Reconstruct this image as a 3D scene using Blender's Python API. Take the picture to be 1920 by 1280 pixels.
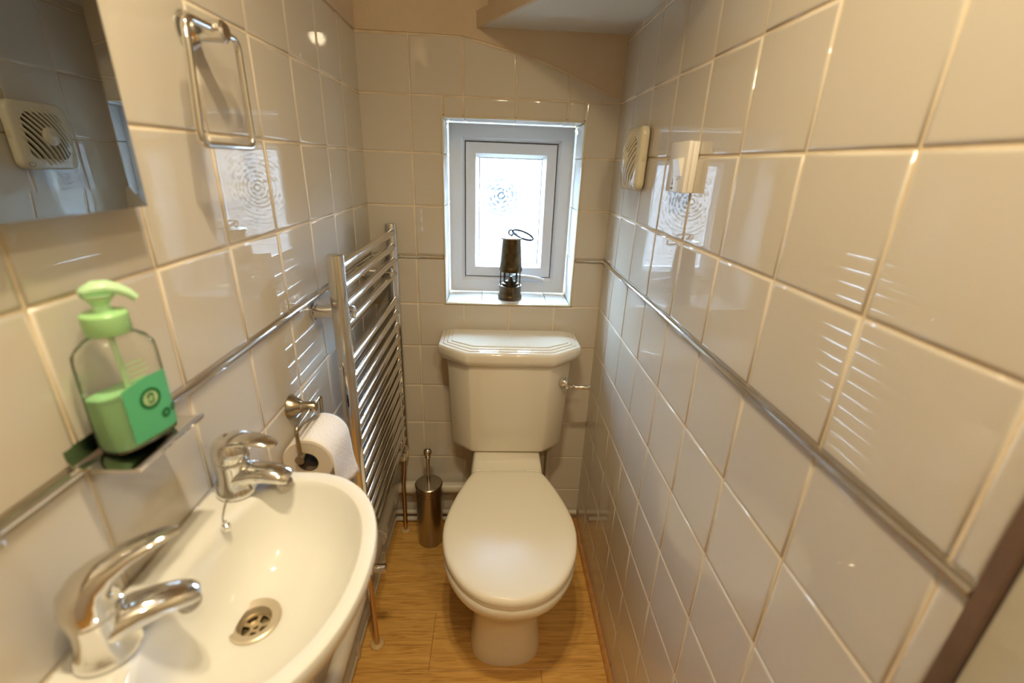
import bpy, math, random
from mathutils import Vector, Matrix
random.seed(7)
for _o in list(bpy.data.objects): bpy.data.objects.remove(_o)
SC = bpy.context.scene
COL = SC.collection
PI = math.pi

# ------------------------------------------------------------------ camera
cam_d = bpy.data.cameras.new('camera'); cam = bpy.data.objects.new('camera', cam_d); COL.objects.link(cam)
_p, _w, _r = .3714, .049, .0375
_cp, _sp, _cy, _sy, _cr, _sr = math.cos(_p), math.sin(_p), math.cos(_w), math.sin(_w), math.cos(_r), math.sin(_r)
_f = Vector((_sy*_cp, _cy*_cp, -_sp)); _ri = Vector((_cy, -_sy, 0)); _u = _ri.cross(_f)
_R = _ri*_cr + _u*_sr; _U = _u*_cr - _ri*_sr
M = Matrix((_R, _U, -_f)).transposed().to_4x4(); M.translation = Vector((.39081, -1.450155, 1.334565))
cam.matrix_world = M
cam_d.lens = 846.88/1920*36; cam_d.sensor_width = 36; cam_d.clip_start = .01
cam_d.dof.use_dof = True; cam_d.dof.focus_distance = 1.3; cam_d.dof.aperture_fstop = 2.8
SC.camera = cam

# ------------------------------------------------------------------ world, light, exposure
world = bpy.data.worlds.new('overcast_sky'); SC.world = world; world.use_nodes = True
_wn = world.node_tree.nodes; _bg = _wn['Background']
_bg.inputs[0].default_value = (.50, .735, 1.0, 1); _bg.inputs[1].default_value = 54.0
def bulb(name, loc, power, radius, color):
    l = bpy.data.lights.new(name, 'POINT'); l.energy = power; l.shadow_soft_size = radius; l.color = color
    o = bpy.data.objects.new(name, l); o.location = loc; COL.objects.link(o); return o
WARM = (1.0, .815, .52)
def spot(name, loc, power, radius, color, tilt=0):
    l = bpy.data.lights.new(name, 'SPOT'); l.energy = power; l.shadow_soft_size = radius; l.color = color
    l.spot_size = math.radians(140); l.spot_blend = 1.0
    o = bpy.data.objects.new(name, l); o.location = loc; o.rotation_euler = (tilt, 0, 0); COL.objects.link(o); return o
spot('ceiling_bulb', (.29, -1.17, 2.06), 11.8, .022, WARM)
spot('ceiling_bulb', (.38, -1.17, 2.06), 11.8, .022, WARM)
bulb('hallway_bulb', (.70, -1.80, 2.02), 7.5, .04, WARM)
SC.view_settings.view_transform = 'Standard'; SC.view_settings.look = 'None'
SC.view_settings.exposure = 0.95; SC.view_settings.gamma = 1.0; SC.view_settings.use_curve_mapping = False
cy = SC.cycles
cy.use_denoising = True; cy.max_bounces = 10; cy.diffuse_bounces = 5; cy.glossy_bounces = 6
cy.transmission_bounces = 8; cy.transparent_max_bounces = 12; cy.sample_clamp_indirect = 6.0; cy.caustics_reflective = False
cy.caustics_refractive = False

# ------------------------------------------------------------------ materials
def mat(name, color, rough=.5, metal=0, coat=0, trans=0, ior=1.45, alpha=1, nodes=None, spec=.5):
    m = bpy.data.materials.new(name); m.use_nodes = True
    b = m.node_tree.nodes['Principled BSDF']
    b.inputs['Base Color'].default_value = (*color, 1); b.inputs['Roughness'].default_value = rough
    b.inputs['Metallic'].default_value = metal; b.inputs['Coat Weight'].default_value = coat
    b.inputs['Coat Roughness'].default_value = .03
    b.inputs['Transmission Weight'].default_value = trans; b.inputs['IOR'].default_value = ior
    b.inputs['Specular IOR Level'].default_value = spec
    if nodes: nodes(m, b)
    return m
def N(m, t, **k):
    n = m.node_tree.nodes.new(t)
    for a, v in k.items():
        if a in n.inputs: n.inputs[a].default_value = v
        else: setattr(n, a, v)
    return n
def L(m, a, b): m.node_tree.links.new(a, b)
def noise_bump(scale, dist, detail=2.0, coord='Object'):
    def f(m, b):
        tc = N(m, 'ShaderNodeTexCoord'); n = N(m, 'ShaderNodeTexNoise', Scale=scale, Detail=detail)
        bu = N(m, 'ShaderNodeBump', Distance=dist, Strength=1.0)
        L(m, tc.outputs[coord], n.inputs['Vector']); L(m, n.outputs['Fac'], bu.inputs['Height'])
        L(m, bu.outputs['Normal'], b.inputs['Normal'])
    return f
def mottled(c1, c2, scale, bscale=None, bdist=0, detail=3.0):
    def f(m, b):
        tc = N(m, 'ShaderNodeTexCoord'); n = N(m, 'ShaderNodeTexNoise', Scale=scale, Detail=detail)
        r = N(m, 'ShaderNodeValToRGB'); r.color_ramp.elements[0].color = (*c1, 1); r.color_ramp.elements[1].color = (*c2, 1)
        r.color_ramp.elements[0].position = .3; r.color_ramp.elements[1].position = .7
        L(m, tc.outputs['Object'], n.inputs['Vector']); L(m, n.outputs['Fac'], r.inputs['Fac']); L(m, r.outputs['Color'], b.inputs['Base Color'])
        if bscale:
            n2 = N(m, 'ShaderNodeTexNoise', Scale=bscale, Detail=4.0); bu = N(m, 'ShaderNodeBump', Distance=bdist)
            L(m, tc.outputs['Object'], n2.inputs['Vector']); L(m, n2.outputs['Fac'], bu.inputs['Height']); L(m, bu.outputs['Normal'], b.inputs['Normal'])
    return f
TILE = mat('glazed_tile', (.61, .56, .48), .032, ior=1.58, nodes=noise_bump(9, .00022, 1.0))
DAYLITT = mat('daylit_glazed_tile', (.82, .83, .84), .10, nodes=noise_bump(9, .0008, 1.0))  # wall tile recoloured whiter and bluer to carry the daylight on the reveal
GROUT = mat('grout', (.68, .55, .38), .85, nodes=mottled((.66, .53, .36), (.82, .72, .56), 14, 300, .0006))
PLAST = mat('painted_plaster', (.62, .50, .36), .75, nodes=mottled((.60, .47, .33), (.64, .53, .39), 5, 60, .002))
SOFFIT = mat('white_ceiling_paint', (.66, .64, .60), .7, nodes=noise_bump(70, .0008))
HALL = mat('hall_paint', (.62, .56, .45), .8, nodes=noise_bump(60, .001))
CERAM = mat('white_vitreous_china', (.80, .745, .63), .07, coat=.5)
SEATM = mat('seat_plastic', (.86, .80, .67), .22, spec=.22)
BASINM = mat('basin_china', (.77, .765, .73), .06, coat=.5)
CHROME = mat('chrome', (.78, .77, .75), .07, 1)
CHROME2 = mat('radiator_chrome', (.70, .70, .70), .10, 1)
STEEL = mat('brushed_steel', (.42, .38, .33), .24, 1, nodes=noise_bump(120, .0002))
NICKEL = mat('satin_nickel', (.42, .36, .26), .24, 1)
BRASS = mat('aged_brass', (.08, .05, .025), .36, .85, nodes=mottled((.05, .033, .018), (.115, .075, .034), 40))
LIDM = mat('pale_aluminium', (.55, .52, .45), .35, .8)
WIRE = mat('dark_wire', (.02, .022, .035), .4, .6)
UPVC = mat('white_upvc', (.74, .77, .82), .28)
SEAL = mat('black_rubber_seal', (.03, .03, .035), .6)
CREAM = mat('aged_cream_plastic', (.62, .53, .36), .25)
FANM = mat('cream_fan_plastic', (.66, .60, .45), .16)
FSHADE = mat('fan_shaded_cream', (.13, .095, .055), .6)  # cream darkened to paint in the shadow behind the slats
SWITCH = mat('switch_plastic', (.80, .77, .72), .2)
INK = mat('grey_print', (.18, .16, .15), .6)
PIPEM = mat('white_pipe_plastic', (.66, .60, .50), .35)
PIPEP = mat('painted_pipe', (.62, .57, .48), .5)
COPPER = mat('lacquered_copper', (.62, .43, .27), .25, 1)
COLLAR = mat('beige_pipe_collar', (.62, .43, .19), .45)
PAPER = mat('toilet_tissue', (.80, .735, .66), .95, nodes=noise_bump(220, .0012, 3), spec=.1)
PAPERE = mat('tissue_edge', (.66, .58, .46), .95, nodes=noise_bump(400, .001, 3), spec=.1)
CARD = mat('cardboard', (.10, .07, .04), .9)
MIRROR = mat('mirror_glass', (.50, .54, .58), .015, 1)
WOODT = mat('orange_beading', (.50, .24, .08), .4, nodes=mottled((.44, .19, .055), (.56, .29, .10), 30))
JAMBW = mat('brown_wood_edge', (.13, .075, .045), .5, nodes=mottled((.10, .058, .035), (.16, .095, .06), 20))
CASING = mat('cream_door_paint', (.50, .46, .36), .5, nodes=noise_bump(40, .0008))
BLACK = mat('drain_dark', (.004, .004, .004), .6)
GLASSC = mat('clear_glass', (.95, .97, .97), .02, trans=1, ior=1.3)
GREENP = mat('translucent_green_cap', (.36, .66, .30), .28)
GREENP2 = mat('pale_green_pump', (.50, .78, .48), .25)
LIQ = mat('green_soap', (.30, .66, .32), .22, spec=.4)
LABELM = mat('label_green', (.10, .47, .24), .35)
DGREEN = mat('label_dark_green', (.012, .15, .045), .45)
LGREEN = mat('label_pale', (.40, .58, .30), .4)
GROUND = mat('outside_ground', (.12, .12, .12), .9, nodes=mottled((.025, .03, .03), (.05, .05, .05), 3))
BACKDROP = mat('added_backdrop_render', (.056, .045, .039), .9, nodes=noise_bump(40, .002))

def clear_shell(tint, milk, ior, rough):
    def f(m, b):
        nt = m.node_tree; out = nt.nodes['Material Output']
        t = N(m, 'ShaderNodeBsdfTransparent'); t.inputs[0].default_value = (*tint, 1)
        g = N(m, 'ShaderNodeBsdfGlossy', Roughness=rough); fr = N(m, 'ShaderNodeFresnel', IOR=ior); mx = N(m, 'ShaderNodeMixShader')
        d = N(m, 'ShaderNodeBsdfDiffuse'); d.inputs[0].default_value = (.8, .8, .7, 1); m2 = N(m, 'ShaderNodeMixShader'); m2.inputs[0].default_value = milk
        L(m, t.outputs[0], m2.inputs[1]); L(m, d.outputs[0], m2.inputs[2])
        L(m, fr.outputs[0], mx.inputs[0]); L(m, m2.outputs[0], mx.inputs[1]); L(m, g.outputs[0], mx.inputs[2]); L(m, mx.outputs[0], out.inputs[0])
    return f
BOTTLE = mat('clear_bottle_plastic', (1, 1, 1), nodes=clear_shell((.985, .985, .965), .07, 1.14, .08))
LAMPG = mat('lamp_glass', (1, 1, 1), nodes=clear_shell((.93, .95, .96), 0, 1.35, .04))

def frosted(m, b):
    out = m.node_tree.nodes['Material Output']
    tc = N(m, 'ShaderNodeTexCoord')
    d = N(m, 'ShaderNodeVectorMath', operation='DISTANCE'); d.inputs[1].default_value = (-.030, 0, .055)
    L(m, tc.outputs['Object'], d.inputs[0])
    v = N(m, 'ShaderNodeTexVoronoi', Scale=95.0); v.feature = 'SMOOTH_F1'
    n = N(m, 'ShaderNodeTexNoise', Scale=70.0, Detail=3.0)
    # rings of petals widening away from a centre
    w = N(m, 'ShaderNodeMath', operation='MULTIPLY'); w.inputs[1].default_value = 460
    s = N(m, 'ShaderNodeMath', operation='SINE')
    L(m, d.outputs['Value'], w.inputs[0]); L(m, w.outputs[0], s.inputs[0])
    for q in (v, n): L(m, tc.outputs['Object'], q.inputs['Vector'])
    add = N(m, 'ShaderNodeMath', operation='MULTIPLY_ADD'); add.inputs[1].default_value = .22
    L(m, s.outputs[0], add.inputs[0]); L(m, v.outputs['Distance'], add.inputs[2])
    add2 = N(m, 'ShaderNodeMath', operation='ADD'); L(m, add.outputs[0], add2.inputs[0]); L(m, n.outputs['Fac'], add2.inputs[1])
    fall = N(m, 'ShaderNodeMapRange'); fall.inputs['From Min'].default_value = .02; fall.inputs['From Max'].default_value = .11
    fall.inputs['To Min'].default_value = .55; fall.inputs['To Max'].default_value = .05
    L(m, d.outputs['Value'], fall.inputs['Value'])
    bu = N(m, 'ShaderNodeBump', Distance=.006); L(m, add2.outputs[0], bu.inputs['Height']); L(m, fall.outputs[0], bu.inputs['Strength'])
    b.inputs['Transmission Weight'].default_value = 1; b.inputs['Roughness'].default_value = .04
    L(m, bu.outputs['Normal'], b.inputs['Normal'])
    t = N(m, 'ShaderNodeBsdfTransparent')
    # the petals' refracted darks are painted into the tint, most in mid-flower
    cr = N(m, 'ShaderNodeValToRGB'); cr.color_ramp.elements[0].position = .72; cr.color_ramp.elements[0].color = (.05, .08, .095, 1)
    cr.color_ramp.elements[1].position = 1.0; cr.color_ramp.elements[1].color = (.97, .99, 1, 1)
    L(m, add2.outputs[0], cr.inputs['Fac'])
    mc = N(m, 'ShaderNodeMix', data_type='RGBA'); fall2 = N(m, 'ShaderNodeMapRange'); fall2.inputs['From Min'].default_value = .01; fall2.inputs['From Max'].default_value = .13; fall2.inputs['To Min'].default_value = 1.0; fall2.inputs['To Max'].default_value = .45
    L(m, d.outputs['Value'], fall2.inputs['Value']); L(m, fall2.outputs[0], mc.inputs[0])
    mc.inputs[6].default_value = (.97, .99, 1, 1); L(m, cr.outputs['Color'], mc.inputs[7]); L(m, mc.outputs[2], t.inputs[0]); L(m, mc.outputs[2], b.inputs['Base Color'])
    mx = N(m, 'ShaderNodeMixShader'); mx.inputs[0].default_value = .30
    L(m, t.outputs[0], mx.inputs[1]); L(m, b.outputs[0], mx.inputs[2]); L(m, mx.outputs[0], out.inputs[0])
FROST = mat('obscured_glass', (.96, .98, 1), nodes=frosted, ior=1.5)

def laminate(m, b):
    tc = N(m, 'ShaderNodeTexCoord'); oi = N(m, 'ShaderNodeObjectInfo')
    off = N(m, 'ShaderNodeVectorMath', operation='ADD'); mp = N(m, 'ShaderNodeMapping'); mp.inputs['Scale'].default_value = (2.2, 34, 1)
    sc = N(m, 'ShaderNodeVectorMath', operation='SCALE'); sc.inputs['Scale'].default_value = 9.0
    cb = N(m, 'ShaderNodeCombineXYZ'); L(m, oi.outputs['Random'], cb.inputs[0]); L(m, oi.outputs['Random'], cb.inputs[1])
    L(m, cb.outputs[0], sc.inputs[0]); L(m, tc.outputs['Object'], off.inputs[0]); L(m, sc.outputs[0], off.inputs[1]); L(m, off.outputs[0], mp.inputs['Vector'])
    n = N(m, 'ShaderNodeTexNoise', Scale=3.2, Detail=6.0, Distortion=1.6); L(m, mp.outputs[0], n.inputs['Vector'])
    r = N(m, 'ShaderNodeValToRGB'); e = r.color_ramp.elements
    e[0].position = .28; e[0].color = (.46, .225, .05, 1); e[1].position = .72; e[1].color = (.82, .49, .15, 1)
    x = r.color_ramp.elements.new(.5); x.color = (.69, .385, .10, 1)
    L(m, n.outputs['Fac'], r.inputs['Fac']); L(m, r.outputs['Color'], b.inputs['Base Color'])
    bu = N(m, 'ShaderNodeBump', Distance=.0006); L(m, n.outputs['Fac'], bu.inputs['Height']); L(m, bu.outputs['Normal'], b.inputs['Normal'])
LAM = mat('oak_laminate', (.5, .3, .12), .32, nodes=laminate)

# ------------------------------------------------------------------ helpers
def link(name, me, m=None, parent=None, loc=None, rot=None):
    o = bpy.data.objects.new(name, me); COL.objects.link(o)
    if m is not None and len(me.materials) == 0: me.materials.append(m)
    if parent is not None: o.parent = parent
    if loc is not None: o.location = loc
    if rot is not None: o.rotation_euler = rot
    return o
def make(name, V, F, m=None, parent=None, smooth=True, loc=None, rot=None):
    me = bpy.data.meshes.new(name); me.from_pydata([tuple(v) for v in V], [], F); me.validate(); me.update()
    import bmesh
    bm = bmesh.new(); bm.from_mesh(me); bmesh.ops.recalc_face_normals(bm, faces=bm.faces); bm.to_mesh(me); bm.free()
    if smooth:
        me.polygons.foreach_set('use_smooth', [True]*len(me.polygons))
        try: me.set_sharp_from_angle(angle=math.radians(38))
        except Exception: pass
    return link(name, me, m, parent, loc, rot)
class G:
    """collects shapes into one mesh"""
    def __init__(s): s.V = []; s.F = []
    def add(s, V, F):
        n = len(s.V); s.V += [Vector(v) for v in V]; s.F += [tuple(i+n for i in f) for f in F]; return s
    def box(s, a, b, bev=0):
        x0, y0, z0 = [min(p, q) for p, q in zip(a, b)]; x1, y1, z1 = [max(p, q) for p, q in zip(a, b)]
        if bev <= 0:
            V = [(x, y, z) for x in (x0, x1) for y in (y0, y1) for z in (z0, z1)]
            return s.add(V, [(0, 1, 3, 2), (4, 6, 7, 5), (0, 4, 5, 1), (2, 3, 7, 6), (0, 2, 6, 4), (1, 5, 7, 3)])
        import bmesh
        bm = bmesh.new(); bmesh.ops.create_cube(bm, size=1)
        for v in bm.verts: v.co = Vector(((x0+x1)/2+v.co.x*(x1-x0), (y0+y1)/2+v.co.y*(y1-y0), (z0+z1)/2+v.co.z*(z1-z0)))
        bmesh.ops.bevel(bm, geom=bm.edges[:], offset=bev, segments=2, affect='EDGES', profile=.5)
        bm.verts.ensure_lookup_table()
        V = [v.co.copy() for v in bm.verts]; F = [tuple(v.index for v in f.verts) for f in bm.faces]; bm.free()
        return s.add(V, F)
    def loft(s, rings, cap0=True, cap1=True, closed=True):
        n = len(rings[0]); V = [p for r in rings for p in r]; F = []
        for k in range(len(rings)-1):
            for i in range(n if closed else n-1):
                j = (i+1) % n; F.append((k*n+i, k*n+j, (k+1)*n+j, (k+1)*n+i))
        if cap0: F.append(tuple(range(n-1, -1, -1)))
        if cap1: F.append(tuple(range((len(rings)-1)*n, len(rings)*n)))
        return s.add(V, F)
    def lathe(s, prof, c=(0, 0, 0), seg=32, axis='Z', cap0=True, cap1=True):
        c = Vector(c); rings = []
        for r, h in prof:
            ring = []
            for i in range(seg):
                a = 2*PI*i/seg; u, v = max(r, 1e-5)*math.cos(a), max(r, 1e-5)*math.sin(a)
                p = {'Z': (u, v, h), 'X': (h, u, v), 'Y': (u, h, v)}[axis]
                ring.append(c+Vector(p))
            rings.append(ring)
        return s.loft(rings, cap0, cap1)
    def tube(s, pts, r, seg=12, cyc=False, ends=True, rz=None):
        """sweep; r number or list; rz = flattening (second radius list)"""
        P = [Vector(p) for p in pts]; n = len(P); rs = r if isinstance(r, (list, tuple)) else [r]*n
        r2 = rz if rz is not None else rs
        if not isinstance(r2, (list, tuple)): r2 = [r2]*n
        rings = []; up = None
        for i in range(n):
            a = P[(i-1) % n] if (cyc or i > 0) else P[i]; b = P[(i+1) % n] if (cyc or i < n-1) else P[i]
            t = (b-a).normalized()
            if up is None:
                up = Vector((0, 0, 1)) if abs(t.z) < .9 else Vector((0, 1, 0))
            x = t.cross(up).normalized(); up2 = x.cross(t).normalized(); up = up2
            rings.append([P[i]+x*math.cos(2*PI*k/seg)*rs[i]+up2*math.sin(2*PI*k/seg)*r2[i] for k in range(seg)])
        if cyc: return s.loft(rings+[rings[0]], False, False)
        return s.loft(rings, ends, ends)
    def xf(s, Mx):
        s.V = [Mx @ v for v in s.V]; return s
    def build(s, name, m, parent=None, smooth=True, loc=None, rot=None):
        return make(name, s.V, s.F, m, parent, smooth, loc, rot)
def arcpts(pts, rad, seg=6):
    """polyline with rounded corners"""
    P = [Vector(p) for p in pts]; out = [P[0]]
    for i in range(1, len(P)-1):
        a = (P[i-1]-P[i]).normalized(); b = (P[i+1]-P[i]).normalized()
        rr = min(rad, (P[i-1]-P[i]).length*.49, (P[i+1]-P[i]).length*.49)
        s, e = P[i]+a*rr, P[i]+b*rr
        for k in range(seg+1):
            t = k/seg; out.append(s*(1-t)**2+P[i]*2*t*(1-t)+e*t*t)
    out.append(P[-1]); return out
def thing(name, label, cat, loc=(0, 0, 0), rz=0, group=None):
    o = bpy.data.objects.new(name, None); COL.objects.link(o); o.location = loc; o.rotation_euler = (0, 0, rz); o.empty_display_size = .05
    return tag(o, label, cat, group)
def tag(o, label, cat, group=None):
    o['label'] = label; o['category'] = cat
    if group: o['group'] = group
    return o
def struct(o): o['kind'] = 'structure'; return o
def sup(n, a, b, e=2.0, cx=0, cy=0, z=0):
    out = []
    for i in range(n):
        t = 2*PI*i/n; c, s = math.cos(t), math.sin(t)
        out.append(Vector((cx+a*math.copysign(abs(c)**(2/e), c), cy+b*math.copysign(abs(s)**(2/e), s), z)))
    return out

T = .15; XR = .755; GAP = .0028; TH = .007; BW = .0054
def zrow(r): return r*T + (.01 if r > 7 else 0)
# ------------------------------------------------------------------ tile
_tc = {}
def tile_mesh(w, h):
    k = (round(w, 4), round(h, 4))
    if k in _tc: return _tc[k]
    a, b = w/2-GAP/2, h/2-GAP/2
    V = []; F = []
    for ins, d in ((0, 0), (0, -TH*.55), (.0008, -TH*.90), (.0030, -TH), (.0055, -TH-.00002)):
        V += [(-a+ins, d, -b+ins), (a-ins, d, -b+ins), (a-ins, d, b-ins), (-a+ins, d, b-ins)]
    for q in range(4):
        for i in range(4):
            j = (i+1) % 4; F.append((q*4+i, q*4+j, q*4+4+j, q*4+4+i))
    F.append((16, 17, 18, 19))
    me = bpy.data.meshes.new('tile'); me.from_pydata(V, [], F); me.update()
    me.polygons.foreach_set('use_smooth', [True]*len(me.polygons)); me.materials.append(TILE)
    try: me.set_sharp_from_angle(angle=math.radians(60))
    except Exception: pass
    _tc[k] = me; return me
def put_tile(parent, cx, cy_, cz, w, h, rz):
    me = tile_mesh(w, h); o = bpy.data.objects.new('tile', me); COL.objects.link(o); o.parent = parent
    j = lambda s: random.gauss(0, s)
    o.location = (cx, cy_, cz); o.rotation_euler = (j(.0014), 0, rz+j(.0014)); return o
def ext(name, poly, d0, d1, m, parent=None, plane='Y', bev=0):
    """prism: poly of (u,v) in plane, extruded between d0,d1 on the axis"""
    def P(u, v, d): return {'Y': (u, d, v), 'X': (d, u, v), 'Z': (u, v, d)}[plane]
    rings = [[Vector(P(u, v, d0)) for u, v in poly], [Vector(P(u, v, d1)) for u, v in poly]]
    return G().loft(rings).build(name, m, parent, smooth=False)

# ================================================================== STRUCTURE
WX0, WX1, WZ0, WZ1, WD = .240, .650, .905, 1.456, .150
# back wall body with opening (four blocks in one mesh)
g = G()
g.box((-.12, -BW, -.05), (WX0-.008, .35, 2.4)); g.box((WX1+.008, -BW, -.05), (XR+.12, .35, 2.4))
g.box((WX0-.008, -BW, -.05), (WX1+.008, .35, WZ0-.008)); g.box((WX0-.008, -BW, WZ1+.008), (WX1+.008, .35, 2.4))
wall_back = struct(g.build('wall_back', GROUT, smooth=False))
YE = -1.222
wall_left = struct(G().box((-.12, -1.42, -.05), (BW, 0, 2.4)).build('wall_left', GROUT, smooth=False))
wall_right = struct(G().box((XR-BW, YE, -.05), (XR+.12, 0, 2.4)).build('wall_right', GROUT, smooth=False))
ctop = zrow(11)
# right wall tiles
ys = [0]+[-(c-.015)*T for c in range(1, 9)]+[YE]
zs = [zrow(r) for r in range(0, 12)]
def row_bounds(r):
    z0 = zs[r]; z1 = zs[r+1]
    if r == 6: z1 = 7*T
    if r == 7: z0 = 7*T+.01
    return z0, z1
for r in range(11):
    z0, z1 = row_bounds(r)
    for c in range(len(ys)-1):
        put_tile(wall_right, XR, (ys[c]+ys[c+1])/2, (z0+z1)/2, abs(ys[c]-ys[c+1]), z1-z0, -PI/2)
# one more course above on the near half, where the soffit lets it show
for c in range(len(ys)-1):
    put_tile(wall_right, XR, (ys[c]+ys[c+1])/2, ctop+.075, abs(ys[c]-ys[c+1]), .15, -PI/2)
# left wall tiles
yl = [0]+[-(c*1.025+.02)*T for c in range(1, 10)]
for r in range(11):
    z0, z1 = row_bounds(r)
    for c in range(len(yl)-1):
        put_tile(wall_left, 0, (yl[c]+yl[c+1])/2, (z0+z1)/2, abs(yl[c]-yl[c+1]), z1-z0, PI/2)
ext('plaster', [(-1.42, ctop), (0, ctop), (0, 2.25), (-1.42, 2.25)], 0, .010, PLAST, wall_left, 'X')
# back wall tiles
xb = [0, .1484, .2984, .4484, .5984, XR]
arc = [(.306, 1.650), (.348, 1.643), (.42, 1.627), (.455, 1.618), (.527, 1.600), (.599, 1.575), (.669, 1.546), (.755, 1.512)]
def arc_z(x):
    if x <= arc[0][0]: return 1.655
    for (a, za), (b, zb) in zip(arc, arc[1:]):
        if a <= x <= b: return za+(zb-za)*(x-a)/(b-a)
    return arc[-1][1]
def cut_rects(x0, x1, z0, z1):
    """tile rectangle minus the window opening"""
    if x1 <= WX0 or x0 >= WX1 or z1 <= WZ0 or z0 >= WZ1: return [(x0, x1, z0, z1)]
    out = []
    if x0 < WX0: out.append((x0, WX0, z0, z1))
    if x1 > WX1: out.append((WX1, x1, z0, z1))
    m0, m1 = max(x0, WX0), min(x1, WX1)
    if z0 < WZ0: out.append((m0, m1, z0, WZ0))
    if z1 > WZ1: out.append((m0, m1, WZ1, z1))
    return out
def poly_tile(poly, parent, name='tile'):
    """odd shaped tile: pillowed prism facing -y, poly ccw in (x,z)"""
    c = Vector((sum(p[0] for p in poly)/len(poly), sum(p[1] for p in poly)/len(poly)))
    def ring(ins, d): return [Vector((p[0]+(c.x-p[0])*ins/max((Vector(p)-c).length, .01), d, p[1]+(c.y-p[1])*ins/max((Vector(p)-c).length, .01))) for p in poly]
    return G().loft([ring(.002, 0), ring(.002, -TH*.6), ring(.003, -TH*.9), ring(.0055, -TH), ring(.0085, -TH-.00002)], False, True).build(name, TILE, parent)
for r in range(11):
    z0, z1 = row_bounds(r)
    for c in range(5):
        x0, x1 = xb[c], xb[c+1]
        if r == 10:
            if c < 2: put_tile(wall_back, (x0+x1)/2, 0, (z0+arc_z(x0))/2, x1-x0, arc_z(x0)-z0, 0); continue
            n = 5; top = [(x0+(x1-x0)*k/n, max(arc_z(x0+(x1-x0)*k/n), z0+.008)) for k in range(n+1)]
            poly_tile([(x0, z0), (x1, z0)]+top[::-1], wall_back); continue
        for a, b, p, q in cut_rects(x0, x1, z0, z1):
            if b-a > .01 and q-p > .01: put_tile(wall_back, (a+b)/2, 0, (p+q)/2, b-a, q-p, 0)
# plaster over the arched tile edge
top = [(0, 1.660), (.29, 1.657)]+[(x, z+.004) for x, z in arc]
G().loft([[Vector((x, -.009, z)) for x, z in top]+[Vector((XR, -.009, 2.25)), Vector((0, -.009, 2.25))],
          [Vector((x, .002, z)) for x, z in top]+[Vector((XR, .002, 2.25)), Vector((0, .002, 2.25))]]).build('plaster', PLAST, wall_back, smooth=False)
# reveal tiles (sides, head, sill) and the bead round the opening
def flat_tile(a, b, ax, inward, m=DAYLITT):
    g = G().box(a, b, .0015); return g.build('tile', m, wall_back)
def vseg(z0, z1, cuts): 
    c = [z0]+[q for q in cuts if z0+.01 < q < z1-.01]+[z1]; return list(zip(c, c[1:]))
for (p, q) in vseg(WZ0, WZ1, [zrow(7), zrow(8), zrow(9)]):
    flat_tile((WX0-.006, .002, p+.0012), (WX0, WD+.02, q-.0012), 0, 1)
    flat_tile((WX1, .002, p+.0012), (WX1+.006, WD+.02, q-.0012), 0, 1)
for (p, q) in vseg(WX0, WX1, [.2984, .4484, .5984]):
    flat_tile((p+.0012, .002, WZ1), (q-.0012, WD+.02, WZ1+.006), 0, 1)
for (p, q) in vseg(WX0, WX1, [.355, .575]):
    flat_tile((p+.0008, .002, WZ0-.006), (q-.0008, WD+.02, WZ0), 0, 1)
bead = G(); e = .005
for a, b in (((WX0-e, -.010, WZ0-e), (WX0, .004, WZ1+e)), ((WX1, -.010, WZ0-e), (WX1+e, .004, WZ1+e)),
             ((WX0, -.010, WZ1), (WX1, .004, WZ1+e)), ((WX0, -.010, WZ0-e), (WX1, .004, WZ0))): bead.box(a, b, .0015)
bead.build('edge_bead', CREAM, wall_back)

# window: frame, sash, pane, handle
def frame_ring(x0, x1, z0, z1, prof):
    """mitred frame; prof list of (inset, y)"""
    rings = []
    for ins, y in prof:
        rings.append([Vector((x0+ins, y, z0+ins)), Vector((x1-ins, y, z0+ins)), Vector((x1-ins, y, z1-ins)), Vector((x0+ins, y, z1-ins))])
    g = G(); n = 4; V = [p for r in rings for p in r]; F = []; K = len(rings)
    for k in range(K):
        for i in range(4):
            j = (i+1) % 4; kk = (k+1) % K; F.append((k*4+i, k*4+j, kk*4+j, kk*4+i))
    return g.add(V, F)
window = struct(thing('window_1', 'x', 'x')); 
del window['label']; del window['category']
frame_ring(WX0+.001, WX1-.001, WZ0+.001, WZ1-.001, [(0, WD), (.010, WD-.001), (.040, WD-.001), (.047, WD+.010), (.050, WD+.014), (.050, WD+.06), (0, WD+.06)]).build('window_frame', UPVC, window, smooth=False)
sx0, sx1, sz0, sz1 = WX0+.0535, WX1-.0535, WZ0+.0535, WZ1-.0535
frame_ring(sx0-.0008, sx1+.0008, sz0-.0008, sz1+.0008, [(-.003, WD+.022), (.002, WD+.022), (.002, WD+.026), (-.003, WD+.026)]).build('rubber_seal', SEAL, window, smooth=False)
sash = frame_ring(sx0, sx1, sz0, sz1, [(0, WD+.016), (.002, WD+.010), (.034, WD+.010), (.036, WD+.014), (.044, WD+.026), (.046, WD+.030), (.046, WD+.058), (0, WD+.058)]).build('sash', UPVC, window, smooth=False)
frame_ring(sx0+.0455, sx1-.0455, sz0+.0455, sz1-.0455, [(-.001, WD+.030), (.0022, WD+.030), (.0022, WD+.034), (-.001, WD+.034)]).build('glazing_gasket', SEAL, sash, smooth=False)
gx0, gx1, gz0, gz1 = sx0+.044, sx1-.044, sz0+.044, sz1-.044
gm = make('pane', [(gx0-(gx0+gx1)/2, 0, gz0-(gz0+gz1)/2), (gx1-(gx0+gx1)/2, 0, gz0-(gz0+gz1)/2), (gx1-(gx0+gx1)/2, 0, gz1-(gz0+gz1)/2), (gx0-(gx0+gx1)/2, 0, gz1-(gz0+gz1)/2)],
          [(0, 1, 2, 3)], FROST, sash, smooth=False, loc=((gx0+gx1)/2, WD+.036, (gz0+gz1)/2))
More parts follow.
